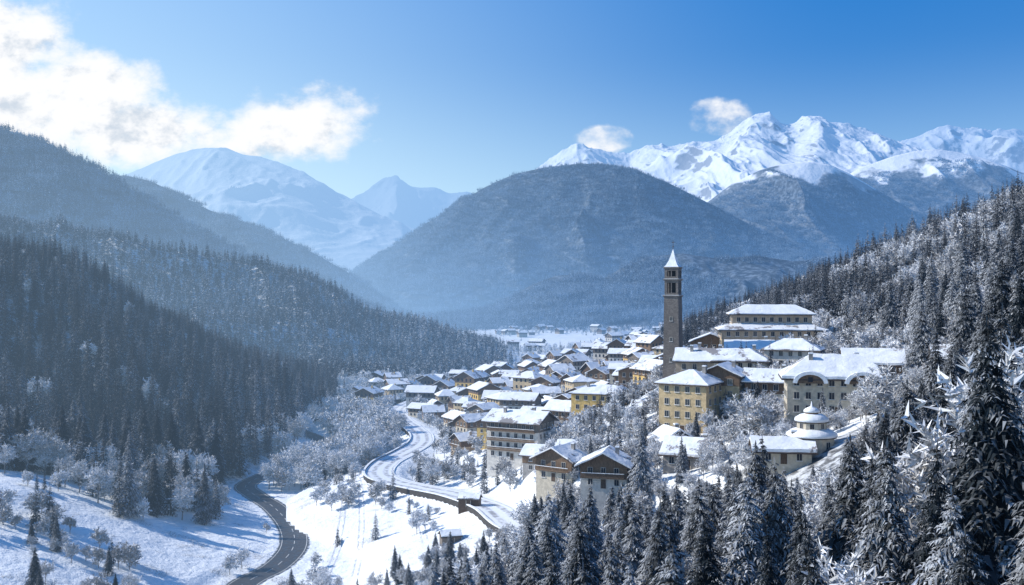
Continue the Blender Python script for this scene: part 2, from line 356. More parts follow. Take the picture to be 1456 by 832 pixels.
def mountain(name,crest,Dc,Df,Db,amp,freq,tl,mat,label,cols=300,rf=130,rb=24,powr=1.0,zf=-84,jag=0,ys=.42,jf=.35,seed=0):
    c=np.array(crest,float);uc=(c[:,0]-CX)/F;zc=(CY-c[:,1])/F*Dc
    def height(u,d):
        k=np.interp(u,uc,zc)
        du=5/F
        k=(k*2+np.interp(u-du,uc,zc)+np.interp(u+du,uc,zc))/4
        x=u*d
        k=k+jag*(ridged(x/(freq*jf),d/(freq*jf)+freq%5,5)-.42)*2*np.exp(-((d-Dc)/(.35*(Dc-Df)))**2)
        wx=x+fbm(x/freq/1.5,d/freq/1.5,3)*freq*.45;wy=d+fbm(x/freq/1.3+9,d/freq/1.3,3)*freq*.45
        tt=np.clip((d-Df)/(Dc-Df),0,1);tb=np.clip((d-Dc)/(Db-Dc),0,1)
        p=tt**powr
        zz=zf+(k-zf)*p
        r=ridged(wx/freq+seed,wy/freq*ys+freq%7,6)-.42
        win=np.sin(np.pi*np.clip(tt,0,1)**1.2)**.8
        zz=zz+r*amp*win*np.clip((k-zf)/(zc.max()-zf+1),.05,1)
        zz=np.where(d>Dc,k-(k-zf)*tb**1.0,zz)
        e=sstep(uc[0],uc[0]+.02,u)*(1-sstep(uc[-1]-.02,uc[-1],u))
        return zf+(zz-zf)*e
    us=np.linspace(uc[0],uc[-1],cols);ds=np.r_[np.linspace(Df,Dc,rf)[:-1],np.linspace(Dc,Db,rb)]
    U,D=np.meshgrid(us,ds);Z=height(U,D)
    fo=1-sstep(tl-150,tl+150,Z+fbm(U*D/200,D/200,4)*220)
    me=grid_mesh(name,U*D,D,Z,[mat],{'forest':fo})
    obj(name,me,kind='structure',label=label,category='mountain')
    return height,uc,Df,Dc,tl
M3a=mountain('wooded_hill',[(-420,60),(-200,110),(0,182),(60,200),(110,225),(200,278),(300,335),(400,385),(500,425),(560,450)],2000,1350,2500,120,300,9999,MT_NEAR,'hazy forested mountainside dusted with snow')
M3b=mountain('wooded_hill',[(60,262),(130,248),(180,250),(215,258),(250,275),(300,300),(350,316),(400,338),(450,362),(512,398),(560,436),(600,460)],3000,2050,3800,170,380,9999,MT_NEAR,'hazy forested ridge sloping down to the valley')
M4=mountain('snow_mountain',[(40,300),(120,270),(200,236),(250,215),(290,207),(320,208),(350,219),(400,232),(440,250),(480,275),(530,296),(580,322),(640,360),(720,420)],7000,3900,9500,500,1400,-20,MT_HAZY,'pale hazy snow covered mountain',jag=25,ys=.7)
M5=mountain('snow_mountain',[(380,330),(450,300),(500,280),(525,268),(545,256),(560,252),(585,262),(610,265),(640,274),(665,271),(700,285),(780,310),(850,340)],12000,8000,14000,600,1900,-50,MT_HAZY,'faint far snow peak',jag=50,ys=.8)
M6=mountain('wooded_mountain',[(440,430),(490,395),(515,378),(560,350),(600,322),(650,290),(690,266),(730,248),(775,238),(820,233),(855,233),(900,241),(950,260),(1010,290),(1080,326),(1140,352),(1180,366),(1250,404),(1320,440)],4500,3300,5600,340,480,9999,MT_NEAR,'broad rounded forested mountain dusted with frost',powr=.85,cols=360,rf=180,ys=.35)
M7=mountain('wooded_hill',[(560,452),(640,446),(690,440),(720,430),(750,408),(790,392),(830,390),(860,396),(885,380),(920,366),(970,360),(1020,368),(1080,364),(1130,372),(1180,366),(1260,384),(1340,400),(1500,430)],2500,2080,3000,60,150,9999,MT_NEAR,'low forested foothill behind the village')
M8=mountain('snow_mountain',[(640,320),(700,290),(745,258),(770,238),(798,214),(820,203),(845,209),(870,216),(895,222),(920,211),(960,208),(1000,203),(1030,190),(1052,174),(1070,162),(1085,159),(1100,165),(1112,172),(1130,174),(1150,166),(1164,163),(1182,174),(1205,179),(1240,190),(1290,208),(1340,222),(1400,240),(1500,290)],9000,5600,12000,620,1250,-50,MT_FAR,'sunlit snow covered alpine peak',jag=42,cols=560,rf=300,ys=.6,jf=.22,seed=3.4)
M8b=mountain('snow_mountain',[(1180,250),(1240,218),(1268,203),(1300,192),(1320,186),(1335,180),(1352,179),(1368,187),(1390,185),(1410,192),(1428,184),(1445,182),(1480,190),(1560,215),(1700,260)],12500,9000,15000,700,1500,-50,MT_FAR,'jagged snow peak beyond the range',jag=65,rf=200,ys=.6,jf=.22,seed=1.7)
M9=mountain('wooded_mountain',[(900,360),(960,330),(1000,292),(1040,262),(1080,242),(1110,234),(1150,230),(1180,234),(1210,248),(1250,272),(1290,295),(1330,316),(1400,345),(1480,380)],6200,4700,7200,380,800,700,MT_FAR,'snow topped mountain shoulder with forested flanks',ys=.45)
M10=mountain('wooded_mountain',[(1130,300),(1180,265),(1220,240),(1270,222),(1300,215),(1330,212),(1360,216),(1400,225),(1440,240),(1500,262),(1600,300)],7300,5300,8500,450,900,840,MT_FAR,'snow topped wooded mountain flank',ys=.45)
print('mountains',time.time()-T0)

# ---------------------------------------------------------------- trees
def conifer(seed,H,R,nw,nb,ns,fat=1.0):
    r=random.Random(seed);mb=MB()
    def kite(p,d,l,w,droop,fr):
        s=Vector((-d.y,d.x,0));s.normalize();s.z=r.uniform(-.45,.45)
        mid=p+d*(l*.45)+Vector((0,0,l*.05));tip=p+d*l+Vector((0,0,-droop*l))
        mb.face([p,mid-s*(w/2),tip,mid+s*(w/2)],0,fr)
    lean=r.uniform(0,6.28)
    for i in range(nw):
        tz=(i+r.uniform(-.3,.3))/nw;z=H*(.07+.91*tz)
        env=max(.0,(1-tz))**.82*(.55+.45*min(1,max(tz,0)*7+.25))
        for b in range(nb if tz<.8 else max(4,nb-3)):
            a=6.283*(b/nb)+r.uniform(-.35,.35)+i*1.3
            L=R*env*r.uniform(.58,1.22)*(1+.12*math.cos(a-lean))+.12
            if r.random()<.1: L*=.4
            d=Vector((math.cos(a),math.sin(a),0));dr=r.uniform(.28,.6)
            base=Vector((0,0,z+r.uniform(-.02,.02)*H))
            if ns==0:
                kite(base,d,L,L*.62*fat,dr,r.uniform(.1,.9));continue
            fb=r.uniform(-.15,.25)
            kite(base,d,L,L*.12,dr,r.uniform(0,.5))
            for k in range(ns):
                s=(k+.9)/(ns+.3);pz=.05*s*L-dr*s*s*L
                pp=base+d*(L*s)+Vector((0,0,pz));l=L*.44*(1.12-.72*s)+.12
                for sg in (-1,1):
                    aa=a+sg*r.uniform(.55,1.15);d2=Vector((math.cos(aa),math.sin(aa),0))
                    kite(pp,d2,l*r.uniform(.7,1.15),l*.30*fat,r.uniform(.15,.9),max(0,min(1,.12+fb+.55*s+r.uniform(-.2,.2))))
                if r.random()<.75:
                    q=pp+Vector((r.uniform(-.1,.1),r.uniform(-.1,.1),-l*r.uniform(.5,1.0)))
                    sv=Vector((-d.y,d.x,0))*(l*.12);mb.face([pp-sv,q,pp+sv],0,max(0,.1+fb+.4*s))
    kite(Vector((0,0,H*.95)),Vector((.1,0,1)),H*.06,H*.012,0,.8)
    tr=MB();rb=.017*H
    hs=[0,.3,.6,.85,.99]
    for a,b in zip([-.08]+hs[:-1],hs): tr.limb((0,0,a*H),(0,0,b*H),max(.02,rb*(1-max(a,0))),max(.015,rb*(1-b)),6,0)
    return mb,tr
def deciduous(seed,H,tw,lev=3,big=1.0):
    r=random.Random(seed);cr=MB();tr=MB()
    def rec(p,d,L,rad,l):
        q=p+d*L
        (tr if l<2 else cr).limb(p,q,rad,rad*.62,5 if l<2 else 3)
        if l>=2:
            for k in range(tw if l>=lev else tw//2):
                s=r.uniform(.0,1.15);b=p+d*L*s
                v=(d*.6+Vector((r.gauss(0,.8),r.gauss(0,.8),r.gauss(.1,.6)))).normalized()
                ll=r.uniform(.5,1.2)*H*.08*big;w=v.cross(Vector((r.random()-.5,r.random()-.5,r.random()-.5))).normalized()*ll*.12*big
                cr.face([b-w,b+v*ll*.6-w*.6,b+v*ll,b+w],0,r.random())
        if l>=lev: return
        nn=(7,5,4)[min(l,2)]
        for k in range(nn):
            a=6.283*k/nn+r.uniform(-.5,.5);sp=r.uniform(.45,.95) if l>0 else r.uniform(.3,.85)
            u=d.orthogonal().normalized();w=d.cross(u)
            nd=(d*math.cos(sp)+(u*math.cos(a)+w*math.sin(a))*math.sin(sp));nd.z+=.12;nd.normalize()
            rec(p+d*L*(r.uniform(.28,1.0) if l==0 else r.uniform(.3,1)),nd,L*(r.uniform(.45,.72) if l==0 else r.uniform(.5,.75)),rad*.5,l+1)
    rec(Vector((0,0,-.5)),Vector((r.uniform(-.06,.06),r.uniform(-.06,.06),1)).normalized(),H*.5,.016*H,0)
    return cr,tr
def bush(seed,n,H):
    r=random.Random(seed);mb=MB()
    for k in range(n):
        a=r.uniform(0,6.283);ph=r.uniform(-1.0,1.5);rr=H*.33*r.random()**.4
        c=Vector((math.cos(a)*math.cos(ph)*rr,math.sin(a)*math.cos(ph)*rr,H*.5+math.sin(ph)*rr*1.35))
        v=Vector((r.gauss(0,1),r.gauss(0,1),r.gauss(.3,.8))).normalized();l=H*.11;w=v.orthogonal().normalized()*l*.25
        mb.face([c-w,c+v*l,c+w],0,r.random())
    return mb
def merge(a,b):
    o=MB();o.v=list(a.v)+list(b.v);k=len(a.v);o.f=list(a.f)+[tuple(i+k for i in f) for f in b.f]
    o.m=[0]*len(a.f)+[1]*len(b.f);o.a=list(a.a)+list(b.a);return o
SRC=bpy.data.collections.new('tree_sources')
SPN,DCN=[],[]
idx=0;IDX={}
def reg(key,me):
    global idx
    o=bpy.data.objects.new('z%03d'%idx,me);SRC.objects.link(o);IDX.setdefault(key,[]).append(idx);idx+=1
for i in range(6):
    c,t_=conifer(10+i,16,random.Random(i).uniform(2.7,3.8),38,11,7);SPN.append((c.build('crown',[SPRUCE],'frost'),t_.build('trunk',[BARK])))
    if i<4: reg('sh',merge(c,t_).build('spruce',[SPRUCE,BARK],'frost'))
for i in range(5):
    c,t_=conifer(30+i,16,random.Random(i+5).uniform(2.4,3.5),20,8,2,1.7);reg('sm',merge(c,t_).build('spruce',[SPRUCE,BARK],'frost'))
for i in range(4):
    c,t_=conifer(50+i,16,3.0,11,7,0,1.3);reg('sl',c.build('spruce',[SPRUCE],'frost'))
for i in range(6):
    c,t_=deciduous(70+i,11,17);DCN.append((c.build('crown',[TWIG],'frost'),t_.build('trunk',[GBARK])))
    if i<3: reg('dh',merge(c,t_).build('frosted',[TWIG,GBARK],'frost'))
for i in range(4):
    c,t_=deciduous(80+i,11,5,3,1.6);reg('dm',merge(c,t_).build('frosted',[TWIG,GBARK],'frost'))
for i in range(3): reg('dl',bush(90+i,160,11).build('frosted',[TWIG],'frost'))
for i in range(4):
    r=random.Random(300+i);o=MB()
    for k in range(26):
        c,_=conifer(400+i*40+k,r.uniform(9,17),2.6,6,5,0,1.5);dx,dy=r.uniform(-19,19),r.uniform(-19,19);b=len(o.v)
        o.v+=[(v[0]+dx,v[1]+dy,v[2]-1) for v in c.v];o.f+=[tuple(q+b for q in f) for f in c.f];o.m+=c.m;o.a+=c.a
    reg('cl',o.build('clump',[FARF],'frost'))
print('tree meshes',time.time()-T0)

def scatter(name,pts,scs,rots,ids,label,category):
    me=bpy.data.meshes.new(name);n=len(pts);me.vertices.add(n);me.vertices.foreach_set('co',np.array(pts,np.float32).ravel())
    a=me.attributes.new('sc','FLOAT','POINT');a.data.foreach_set('value',np.array(scs,np.float32))
    a=me.attributes.new('rt','FLOAT_VECTOR','POINT');a.data.foreach_set('vector',np.array([(0,0,q) for q in rots],np.float32).ravel())
    a=me.attributes.new('ix','INT','POINT');a.data.foreach_set('value',np.array(ids,np.int32))
    me.update();o=obj(name,me,kind='stuff',label=label,category=category)
    ng=bpy.data.node_groups.new(name,'GeometryNodeTree')
    ng.interface.new_socket('Geometry',in_out='INPUT',socket_type='NodeSocketGeometry');ng.interface.new_socket('Geometry',in_out='OUTPUT',socket_type='NodeSocketGeometry')
    N=ng.nodes;L=ng.links;gi=N.new('NodeGroupInput');go=N.new('NodeGroupOutput');ip=N.new('GeometryNodeInstanceOnPoints')
    ci=N.new('GeometryNodeCollectionInfo');ci.inputs['Collection'].default_value=SRC;ci.inputs['Separate Children'].default_value=True;ci.inputs['Reset Children'].default_value=True
    def na(nm,dt):
        q=N.new('GeometryNodeInputNamedAttribute');q.data_type=dt;q.inputs['Name'].default_value=nm;return q.outputs['Attribute']
    L.new(gi.outputs[0],ip.inputs['Points']);L.new(ci.outputs[0],ip.inputs['Instance']);ip.inputs['Pick Instance'].default_value=True
    L.new(na('ix','INT'),ip.inputs['Instance Index']);L.new(na('rt','FLOAT_VECTOR'),ip.inputs['Rotation']);L.new(na('sc','FLOAT'),ip.inputs['Scale'])
    L.new(ip.outputs[0],go.inputs[0])
    md=o.modifiers.new('scatter','NODES');md.node_group=ng
    return o

# ---------------------------------------------------------------- buildings
def mp(n,c,**k): return mat_plain(n,c,**k)
YEL=mp('yellow_plaster',(.66,.46,.17),var=.12);OYE=mp('pale_ochre_plaster',(.56,.43,.25),var=.14);OCH=mp('ochre_plaster',(.52,.41,.26),var=.12);CRM=mp('cream_plaster',(.56,.50,.40),var=.12)
WHT=mp('white_plaster',(.62,.59,.54),var=.1);GRY=mp('grey_plaster',(.34,.32,.30),var=.15);TAN=mp('tan_plaster',(.44,.35,.26),var=.15)
WD1=mat_wood('dark_timber',(.12,.08,.055));WD2=mat_wood('brown_timber',(.21,.14,.09));WD3=mat_wood('weathered_timber',(.2,.17,.145))
RF=mp('roof_edge',(.09,.07,.06),var=.3)
FRM=mp('window_frame',(.50,.47,.42),var=.05)
m,t=begin('window_glass');GLS=finish(m,t,(.02,.025,.035),.12,spec=.6)
mb=MB();w_,h_=.55,.75
mb.face([(-w_,-.03,-h_),(w_,-.03,-h_),(w_,-.03,h_),(-w_,-.03,h_)],1)
for q in ((-w_-.1,-w_,-h_-.1,h_+.1),(w_,w_+.1,-h_-.1,h_+.1),(-w_,w_,h_,h_+.1),(-w_,w_,-h_-.1,-h_),(-.03,.03,-h_,h_)): mb.box(q[0],q[1],-.09,.02,q[2],q[3],0)
mb.box(-w_-.2,w_+.2,-.22,.02,-h_-.2,-h_-.102,0);mb.box(-w_-.2,w_+.2,-.2,.0,-h_-.098,-h_-.04,2)
WIN=mb.build('window',[FRM,GLS,SNOW])
mb=MB();mb.box(-.6,.6,-.08,.02,0,2.2,0);mb.box(-.75,-.602,-.12,.02,0,2.35,1);mb.box(.602,.75,-.12,.02,0,2.35,1);mb.box(-.6,.6,-.12,.02,2.202,2.35,1)
DOOR=mb.build('door',[WD1,FRM])
mb=MB();mb.box(-.45,.45,-.45,.45,-1.5,1.3,0);mb.box(-.55,.55,-.55,.55,1.302,1.45,0);mb.box(-.5,.5,-.5,.5,1.452,1.75,1)
CHM=mb.build('chimney',[GRY,SNOW])

def roof_mesh(name,a,b,hip,zr,ze,t,mat,axis,lump=0,seed=0):
    k=hip;c=[(-a,-b,ze),(a,-b,ze),(a,b,ze),(-a,b,ze)];r=[(-(a-k),0,zr),(a-k,0,zr)]
    bm=bmesh.new();T=lambda p,dz:((p[0],p[1],p[2]+dz) if axis=='x' else (-p[1],p[0],p[2]+dz))
    top=[bm.verts.new(T(p,t)) for p in c+r];bot=[bm.verts.new(T(p,0)) for p in c+r]
    F_=[(0,1,5,4),(2,3,4,5)]
    if hip>0:F_+= [(1,2,5),(3,0,4)];per=[0,1,2,3]
    else: per=[0,1,5,2,3,4]
    for f in F_: bm.faces.new([top[i] for i in f]);bm.faces.new([bot[i] for i in reversed(f)])
    for i in range(len(per)):
        p,q=per[i],per[(i+1)%len(per)];bm.faces.new([bot[p],bot[q],top[q],top[p]])
    bmesh.ops.recalc_face_normals(bm,faces=bm.faces)
    if lump:
        es=[e for e in bm.edges if e.calc_length()>1.2]
        bmesh.ops.subdivide_edges(bm,edges=es,cuts=7,use_grid_fill=True)
        for v in bm.verts:
            s=float(fbm(v.co.x/2.2+seed*9.1,v.co.y/2.2+seed,3))
            v.co.z+=s*lump; v.co.x*=1+s*.02;v.co.y*=1+s*.02
    me=bpy.data.meshes.new(name);bm.to_mesh(me);bm.free();me.materials.append(mat);return me

_hid=0
def house_parts(w,d,h,st=3,axis='x',roof='gable',rise=3,over=1.0,lower=WHT,upper=None,balc=0,split=.5,chim=1,sides='flr',snowt=.28,wspace=2.7,door=True):
    global _hid;_hid+=1;parts=[];W2,D2=w/2,d/2
    mb=MB();hs=h*split if upper else h
    mb.box(-W2,W2,-D2,D2,-6,hs,0)
    if upper: mb.box(-W2-.08,W2+.08,-D2-.08,D2+.08,hs+.002,h,1)
    if roof=='gable':
        gm=1 if upper else 0;e=.05 if upper else -.03
        if axis=='x':
            for sx_ in(-1,1):
                x=sx_*(W2+e);pts=[(x,-D2,h+.001),(x,D2,h+.001),(x,0,h+rise)];mb.face(pts if sx_>0 else pts[::-1],gm)
        else:
            for sy in(-1,1):
                y=sy*(D2+e);pts=[(-W2,y,h+.001),(W2,y,h+.001),(0,y,h+rise)];mb.face(pts if sy<0 else pts[::-1],gm)
    parts.append(('wall',mb.build('wall',[lower,upper or lower]),(0,0,0),0,None,1))
    a0,b0=(W2,D2) if axis=='x' else (D2,W2)
    sl=rise/b0;a=a0+over;b=b0+over;ze=h-over*sl;hip=0 if roof=='gable' else min(b*.95,a*.9)
    parts.append(('roof',roof_mesh('roof',a,b,hip,h+rise,ze,.22,RF,axis),(0,0,.02),0,None,1))
    parts.append(('roof_snow',roof_mesh('roof_snow',a-.14,b-.14,hip,h+rise+.02,ze+.14*sl+.02,snowt,RSNOW,axis,.18,_hid),(0,0,.23),0,'roof',1))
    for c in range(chim):
        cx=(W2*.45 if c==0 else -W2*.5);cy=D2*.3*(1 if c==0 else -1)
        off=abs(cy) if axis=='x' else abs(cx)
        parts.append(('chimney',CHM,(cx,cy,h+rise-sl*off+.6),0,'roof',1))
    sh=h/st
    def rowwin(L,dist,rot):
        nn=max(1,int((L-1.2)/wspace))
        for s in range(st):
            for c in range(nn):
                if s==0 and rot==0 and door and c==nn//2: continue
                u=(c-(nn-1)/2)*(L-1.6)/max(nn,1)
                e=.085 if (upper and (s+.55)*sh>hs) else 0
                ca,sa=math.cos(rot),math.sin(rot);x,y=u,-(dist+e+.01)
                parts.append(('window',WIN,(x*ca-y*sa,x*sa+y*ca,(s+.55)*sh),rot,None,min(1,sh/2.9)))
    if 'f' in sides:rowwin(w,D2,0)
    if 'r' in sides:rowwin(d,W2,math.pi/2)
    if 'l' in sides:rowwin(d,W2,-math.pi/2)
    if door: parts.append(('door',DOOR,(0,-D2-.01,0),0,None,1))
    for s in range(1,balc+1):
        mb=MB();z=s*sh;ww=W2*.92;y=-D2-.1
        mb.box(-ww,ww,y-1.1,y,z-.12,z,0);mb.box(-ww,ww,y-1.1,y-1.02,z+.002,z+.25,0);mb.box(-ww,ww,y-1.1,y-1.02,z+.85,z+1.0,0)
        k=-ww
        while k<ww-.1: mb.box(k,k+.12,y-1.09,y-1.03,z+.252,z+.848,0);k+=.24
        mb.box(-ww,ww,y-1.14,y-.98,z+1.002,z+1.12,1)
        parts.append(('balcony',mb.build('balcony',[WD2,SNOW]),(0,0,0),0,None,1))
    return parts
PLACED=[]
def place(name,parts,x,y,rot,z=None,label='',category='house',group=None,rad=9,sc=1.0):
    if z is None: z=float(hz(np.array([x]),np.array([y]))[0])
    root=obj(name,None,loc=(x,y,z),rot=(0,0,math.radians(rot)),sc=sc,label=label,category=category)
    if group: root['group']=group
    rf=None
    for nm,me,loc,r,par,s in parts:
        o=obj(nm,me,rf if (par=='roof' and rf) else root,loc=loc,rot=(0,0,r),sc=s)
        if nm=='roof': rf=o
    PLACED.append((x,y,rad));return root
def at(px,D): return ((px-CX)/F*D,D)
def H(name,px,D,rot,label,rad=9,z=None,cat='house',**k):
    x,y=at(px,D);return place(name,house_parts(**k),x,y,rot,z,label,cat,rad=rad)
H('hotel_building',1095,335,-8,'long warm tan hotel with a broad snow covered hipped roof',19,-21.5,'hotel',w=33,d=15,h=9.2,st=3,roof='hip',rise=2.4,over=1.3,lower=OCH,upper=TAN,split=.66,chim=2,sides='fl')
H('hotel_pavilion',1095,337,-8,'upper tan storey with its own snowy hipped roof',10,-11.6,'hotel',w=26,d=10,h=4.6,st=1,roof='hip',rise=2.4,over=1.3,lower=TAN,chim=0,sides='fl',door=False)
r_=H('guest_house',1187,230,-12,'wide beige guest house with timber gables and thick snow roof',13,-28,'guest house',w=22,d=12,h=9,st=3,roof='hip',rise=4,over=1.3,lower=CRM,upper=None,chim=2,sides='flr',snowt=.6,wspace=2.6)
for gx in (-6.0,5.2):
    mb=MB();pts=[];N_=12
    for k in range(N_+1):
        a=math.pi*k/N_;pts.append((2.9*math.cos(a)*-1,2.0*math.sin(a)))
    for k in range(N_):
        (x0,z0),(x1,z1)=pts[k],pts[k+1];y0,y1=-7.4,-2.0;zb=7.5
        mb.face([(x0,y0,zb+z0),(x1,y0,zb+z1),(x1,y1,zb+z1),(x0,y1,zb+z0)][::-1],1)
        q=1.32;mb.face([(x0*q,y0-.1,zb+z0*q+.1),(x1*q,y0-.1,zb+z1*q+.1),(x1*q,y1,zb+z1*q+.1),(x0*q,y1,zb+z0*q+.1)][::-1],2)
        mb.face([(x0,y0-.1,zb+z0),(x1,y0-.1,zb+z1),(x1*q,y0-.1,zb+z1*q+.1),(x0*q,y0-.1,zb+z0*q+.1)],2)
    mb.face([(p[0],-7.2,7.5+p[1]) for p in pts][::-1],0)
    mb.box(-.5,.5,-7.3,-7.21,7.8,8.9,3)
    obj('arched_dormer',mb.build('arched_dormer',[WD2,WD2,SNOW,GLS]),r_,loc=(gx,0,0))
H('guest_house',1240,246,-14,'timber and plaster wing with thick snow on its roof',8,-25.5,w=13,d=11,h=8.2,st=3,roof='gable',axis='x',rise=2.8,lower=CRM,upper=WD2,split=.66,snowt=.55)
H('apartment_building',983,262,-32,'four storey ochre yellow building with a snowy hipped roof',9,-36.5,'apartment building',w=13,d=12.5,h=13,st=4,roof='hip',rise=2.8,lower=OYE,chim=1,wspace=2.9)
H('apartment_building',1028,268,-24,'yellow wing with timber attic beside the ochre building',7,-35,'apartment building',w=11,d=12,h=13,st=4,axis='y',rise=2.6,lower=OYE,upper=WD2,split=.80)
H('town_house',1005,296,-15,'broad plaster house with snow on a low gable roof',9,-31,w=17,d=12,h=11,st=3,rise=3.0,lower=CRM,upper=TAN,split=.7,chim=2)
H('town_house',1055,292,-18,'cream plaster house joined to its neighbour with snow heaped roof',8,-29,w=15,d=11,h=9.4,st=3,roof='hip',rise=2.8,lower=CRM)
H('town_house',1128,292,-25,'white house with dark window rows and snowy roof',8,-24.5,w=15,d=10,h=8,st=3,roof='hip',rise=2.6,lower=WHT)
H('town_house',1098,264,-20,'cream house with snow heaped roof among frosted trees',7,-29.5,w=13,d=10,h=6.2,st=2,axis='x',rise=2.6,lower=CRM,upper=WD2)
H('town_house',1072,318,-12,'low house with very wide snow laden roof',8,-24,w=17,d=10,h=6,st=2,rise=2.4,lower=OCH)
H('town_house',1010,345,-12,'small chalet with white gable roof',8,-24,w=13,d=10,h=7,st=2,axis='y',rise=2.6,lower=CRM,upper=WD2)
H('town_house',985,325,-22,'narrow house tucked beside the church tower',6,-28,w=9,d=9,h=8,st=3,axis='y',rise=2.4,lower=WHT,upper=WD2)
H('low_house',985,238,-25,'low stone house with a deep white snow roof',7,-41.5,w=12,d=9,h=3.4,st=1,rise=2.8,lower=GRY,snowt=.5,chim=1)
H('low_house',955,252,20,'small snow covered annexe with timber walls',5,-41,w=8,d=7,h=4,st=1,axis='y',rise=2.4,lower=WD3,snowt=.45)
H('chalet_house',862,240,-14,'timber chalet with balconies and wide snowy gable roof',6,-46.4,'chalet',w=11,d=9,h=5.4,st=2,axis='y',rise=2.7,over=1.4,lower=WHT,upper=WD2,split=.42,balc=1,snowt=.4)
H('chalet_house',800,264,-35,'brown timber chalet with snowy gable roof',6,-49.4,'chalet',w=11,d=9,h=5.8,st=2,axis='y',rise=2.7,over=1.4,lower=CRM,upper=WD2,split=.42,balc=1,snowt=.4)
H('chalet_house',822,286,-20,'snow covered chalet with cream ground floor',7,-51,'chalet',w=10,d=9,h=5.8,st=2,axis='x',rise=2.4,over=1.3,lower=CRM,upper=WD2,split=.45)
H('hotel_building',740,332,-28,'tall white hotel with timber balconies and snow roof',12,-55,'hotel',w=19,d=12,h=12.6,st=4,axis='x',rise=2.8,over=1.4,lower=WHT,upper=WD3,split=.75,balc=3,chim=2)
H('apartment_building',858,352,-22,'bright yellow apartment house with snow covered roof',10,-45,'apartment building',w=20,d=12,h=9.6,st=3,roof='hip',rise=2.4,over=.8,lower=YEL,chim=2,wspace=2.8)
H('apartment_building',912,402,-18,'tall brown house with snowy gable roof',10,-43.5,'apartment building',w=16,d=13,h=12,st=4,axis='y',rise=3.0,lower=TAN,upper=WD2,balc=2)
H('town_house',932,352,-30,'cream house with a steep snow covered roof',8,-43,w=10,d=9,h=7.5,st=3,axis='y',rise=2.8,lower=CRM,upper=WD2)
H('town_house',927,305,-25,'grey house below the church tower with snow roof',7,-42,w=11,d=9,h=6,st=2,rise=2.4,lower=GRY,upper=WD2)
H('town_house',880,288,10,'small snow covered house with timber gable',6,-50,w=9,d=8,h=5,st=2,axis='y',rise=2.4,lower=CRM,upper=WD2)
H('town_house',770,302,-25,'snow roofed stone house above the curved road',7,-54,w=9,d=8,h=5.2,st=2,rise=2.2,lower=GRY,upper=WD2)
H('garden_shed',668,292,-10,'small dark shed with snow on its roof',4,None,'shed',w=6,d=4,h=2.2,st=1,rise=1,over=.4,lower=WD1,chim=0,sides='f')
H('garden_shed',640,262,15,'low timber hut half buried in snow',4,None,'shed',w=5,d=4,h=2.0,st=1,rise=1,over=.4,lower=WD3,chim=0,sides='f')
H('mountain_cabin',1358,205,-20,'small cabin among spruces with snowy roof',6,None,'cabin',w=8,d=7,h=4,st=1,rise=2.4,lower=TAN,upper=WD2)
H('chalet_house',535,770,-10,'dark timber chalet at the foot of the forest',9,None,'chalet',w=17,d=12,h=8,st=3,axis='y',rise=3.6,lower=WHT,upper=WD1)

TOW=mat_stone('tower_masonry',(.19,.17,.155),1.1);tx,ty=at(957,318);root=obj('church_tower',None,loc=(tx,ty,-27.4),rot=(0,0,math.radians(-24)),label='tall slender stone church tower with open belfry',category='tower')
S2=math.sqrt(2);mb=MB();mb.ring([(2.65*S2,-6),(2.65*S2,0),(2.3*S2,26.0)],4,0,math.pi/4);obj('shaft',mb.build('shaft',[TOW]),root)
for z,w in ((26.0,2.55),(31.2,2.5),(35.0,2.4)):
    mb=MB();mb.box(-w,w,-w,w,z+.002,z+.35,0);mb.box(-w-.12,w+.12,-w-.12,w+.12,z+.352,z+.55,1);mb.box(-w+.1,w-.1,-w+.1,w-.1,z+.552,z+.62,2);obj('cornice',mb.build('cornice',[TOW,GRY,SNOW]),root)
DRK=mat_plain('belfry_painted_shade',(.02,.018,.016),.2)  # near-black colour painting the shade inside the belfry, used on its core box
mb=MB()
for z0,z1 in ((26.62,31.2),(31.82,35.0)):
    w=2.2;q_=1.45
    for sx_ in(-1,1):
        for sy in(-1,1): mb.box(min(sx_*w,sx_*q_),max(sx_*w,sx_*q_),min(sy*w,sy*q_),max(sy*w,sy*q_),z0,z1,0)
    for s in(-1,1):
        mb.box(min(s*w,s*(w-.5)),max(s*w,s*(w-.5)),-q_,q_,z1-.7,z1,0);mb.box(-q_,q_,min(s*w,s*(w-.5)),max(s*w,s*(w-.5)),z1-.7,z1,0)
        mb.box(min(s*w,s*(w-.5)),max(s*w,s*(w-.5)),-q_,q_,z0,z0+.7,0);mb.box(-q_,q_,min(s*w,s*(w-.5)),max(s*w,s*(w-.5)),z0,z0+.7,0)
        mb.box(min(s*w,s*(w-.4)),max(s*w,s*(w-.4)),-.13,.13,z0+.7,z1-.7,0);mb.box(-.13,.13,min(s*w,s*(w-.4)),max(s*w,s*(w-.4)),z0+.7,z1-.7,0)
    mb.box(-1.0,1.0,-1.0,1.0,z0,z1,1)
obj('belfry',mb.build('belfry',[TOW,DRK]),root)
mb=MB();mb.ring([(2.3*S2,35.62),(1.8*S2,36.2),(1.05*S2,37.8),(.55*S2,39.4),(.08,41.2)],4,0,math.pi/4);rf=obj('roof',mb.build('roof',[SNOW]),root)
mb=MB();mb.ring([(.09,41.0),(.06,44.0)],6,0);mb.ring([(.02,41.8),(.25,42.05),(.02,42.3)],8,0);mb.box(-.45,.45,-.05,.05,43.3,43.45,0);obj('spire_cross',mb.build('spire_cross',[RF]),rf)
for z in (6,12.5,19):
    for r in (0,-math.pi/2):
        dist=2.65-.35*z/26+.02;ca,sa=math.cos(r),math.sin(r);obj('window',WIN,root,loc=(dist*sa,-dist*ca,z),rot=(0,0,r),sc=.8)
PLACED.append((tx,ty,4))
